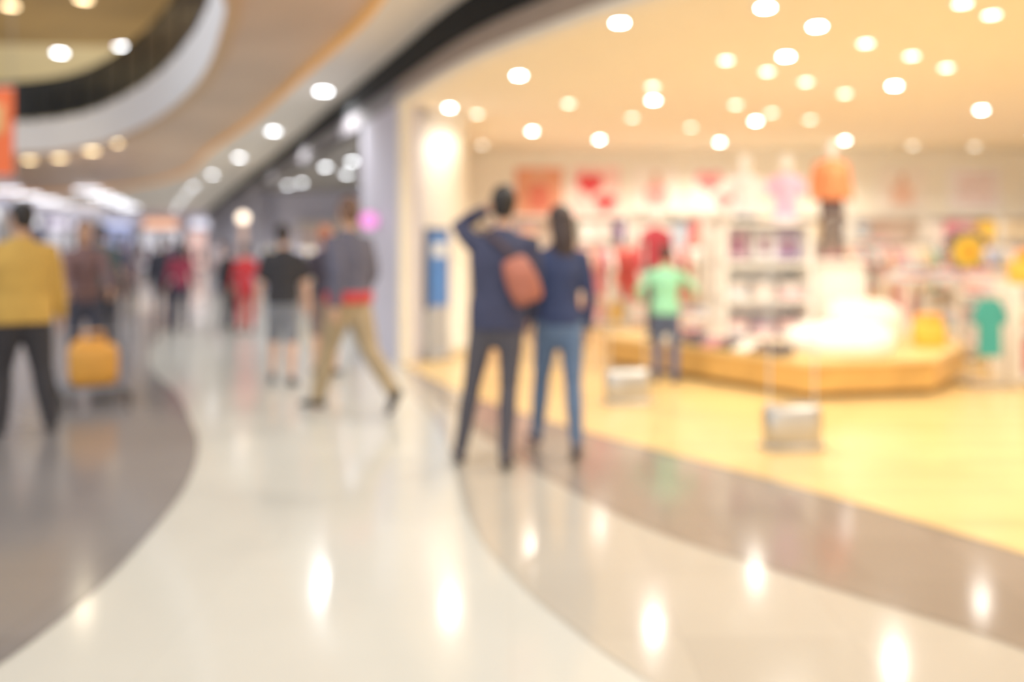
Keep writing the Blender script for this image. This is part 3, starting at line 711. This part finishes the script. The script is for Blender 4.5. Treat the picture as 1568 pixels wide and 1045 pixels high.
# yellow gift boxes / cushions
g = G()
mo_ = mat('orange_box', rgb(248, 190, 66), .6); mo2 = mat('amber_box', rgb(240, 166, 60), .6)
g.slab((0, 0, .12), (.36, .3, .24), mo_); g.slab((.32, .05, .08), (.26, .26, .16), mo2); g.slab((.02, 0, .3), (.26, .24, .12), mo2); g.slab((.3, .05, .21), (.1, .1, .1), mo_, p=3)
g.obj('yellow_gift_boxes', (5.40, 8.85, 1.005))
g = G(); g.slab((0, 0, .13), (.28, .26, .26), mo_); g.slab((0, 0, .3), (.24, .2, .08), mo2); g.obj('yellow_gift_boxes', (4.32, 8.8, ZP))
# sunflower shirt on a stand
g = G()
g.cyl((0, 0, .02), .18, .04, m_steel); g.tube([(0, 0, .03), (0, 0, 1.5)], [.014]*2, m_steel, n=8)
g.prism([(a*.95, b*.8) for a, b in tee_out], Matrix.Translation((0, -.04, 1.6)), .07, mat('charcoal_shirt', rgb(110, 106, 112), .8))
fl = []
for k in range(48):
    r = .21*(1 if k % 4 in (1, 2) else .78); fl.append((r*math.cos(2*math.pi*k/48), r*math.sin(2*math.pi*k/48)))
g.prism(fl, Matrix.Translation((0, -.09, 1.33)), .02, mat('sunflower_petals', rgb(252, 212, 70), .6)); g.cyl((0, -.11, 1.33), .07, .03, mat('sunflower_core', rgb(236, 160, 40), .7), axis=(0, 1, 0))
g.obj('sunflower_shirt_stand', (5.62, 10.55, .01))
# cash-desk style light counter behind
g = G(); g.slab((0, 0, .5), (1.2, .6, 1.0), m_wht, p=10); g.slab((0, 0, 1.02), (1.3, .7, .05), m_plinth, p=10); g.obj('service_counter', (9.9, 9.8, .01), .1)

# second shop contents
for i, (x, y) in enumerate([(-4.2, 17.5), (-3.2, 19.5), (-5.2, 21), (-4.2, 23.5), (-2.6, 15.2), (-6.5, 24.4)]):
    rack((x, y, .004), .6, 1.5, 30+i, pal=[1, 3, 9, 12, 10, 4])
for i in range(4): shelving('shop_shelving', (-2.0-i*1.3, 25.95, .004), 0, 1.22, 2.2, 4, seed=50+i)
for i, s in enumerate((19, 24, 29.5, 35.5, 41)):
    p = V((-1.37, 10.2, 0))+D*s+N*1.6; rack((p.x, p.y, .004), .5, 1.6, 70+i)
# globe lamp post in the corridor and kiosk
g = G(); g.cyl((0, 0, .03), .2, .06, m_steel); g.tube([(0, 0, .05), (0, 0, 1.8)], [.07, .055], mat('beige_post', rgb(205, 170, 150), .5)); g.ell((0, 0, 1.88), (.09, .09, .09), mat('globe_lamp', (1, .85, .7), emit=2.2, ecol=(1, .8, .6), var=0)); g.obj('globe_lamp_post', (-4.50, 14.2, .004))
def kiosk(loc, rz, c):
    g = G(); m = mat('kiosk_%d%d%d' % c, rgb(*c), .5)
    g.slab((0, 0, .5), (2.2, 1.2, 1.0), m, p=10); g.slab((0, 0, 1.02), (2.3, 1.3, .05), m_wht, p=10)
    for sx in (-1, 1):
        for sy in (-1, 1): g.cyl((sx, sy*.5, 1.65), .035, 1.25, m_steel, 10)
    g.slab((0, 0, 2.35), (2.4, 1.4, .22), mat('kiosk_head', rgb(200, 200, 215), .5, emit=.25, ecol=rgb(220, 225, 255)), p=8)
    rnd = random.Random(3)
    for k in range(5): stack(g, -.8+k*.4, -.2, 1.045, rnd, 4)
    g.obj('retail_kiosk', loc, rz)
kiosk((-11.6, 21.5, .004), .4, (210, 205, 220)); kiosk((-13.5, 28, .004), .4, (120, 100, 110)); kiosk((-11.6, 17.5, .004), .4, (90, 110, 96))
# orange banner hanging in the atrium
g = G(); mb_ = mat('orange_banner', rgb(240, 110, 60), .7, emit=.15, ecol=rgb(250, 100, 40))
g.box((0, 0, 0), (.8, .02, 1.45), mb_); g.cyl((0, 0, .74), .02, .85, m_steel, axis=(1, 0, 0)); g.cyl((0, 0, -.74), .02, .85, m_steel, axis=(1, 0, 0))
for x in (-.38, .38): g.tube([(x, 0, .74), (x, 0, 4.3)], [.006]*2, m_steel, n=5)
g.slab((0, -.015, .2), (.5, .01, .5), mat('banner_mark', rgb(250, 190, 120), .6)); g.obj('hanging_banner', (-8.62, 14, 3.30))

# ------------------------------------------------------------------ world / camera
w = bpy.data.worlds.new('World'); sc.world = w; w.use_nodes = True
w.node_tree.nodes['Background'].inputs[0].default_value = (.97, .98, 1, 1); w.node_tree.nodes['Background'].inputs[1].default_value = 1.35
cam = bpy.data.cameras.new('camera'); co = bpy.data.objects.new('camera', cam); sc.collection.objects.link(co)
co.location = (0, 0, 1.38); co.rotation_euler = (math.pi/2, 0, 0)
cam.sensor_width = 36; cam.lens = 29.85; cam.shift_y = -142.5/1568
cam.dof.use_dof = True; cam.dof.focus_distance = 1.2; cam.dof.aperture_fstop = 1.12
cam.clip_start = .05; cam.clip_end = 200
sc.camera = co
sc.view_settings.view_transform = 'Standard'
sc.view_settings.exposure = 0.25
sc.view_settings.gamma = 1.12
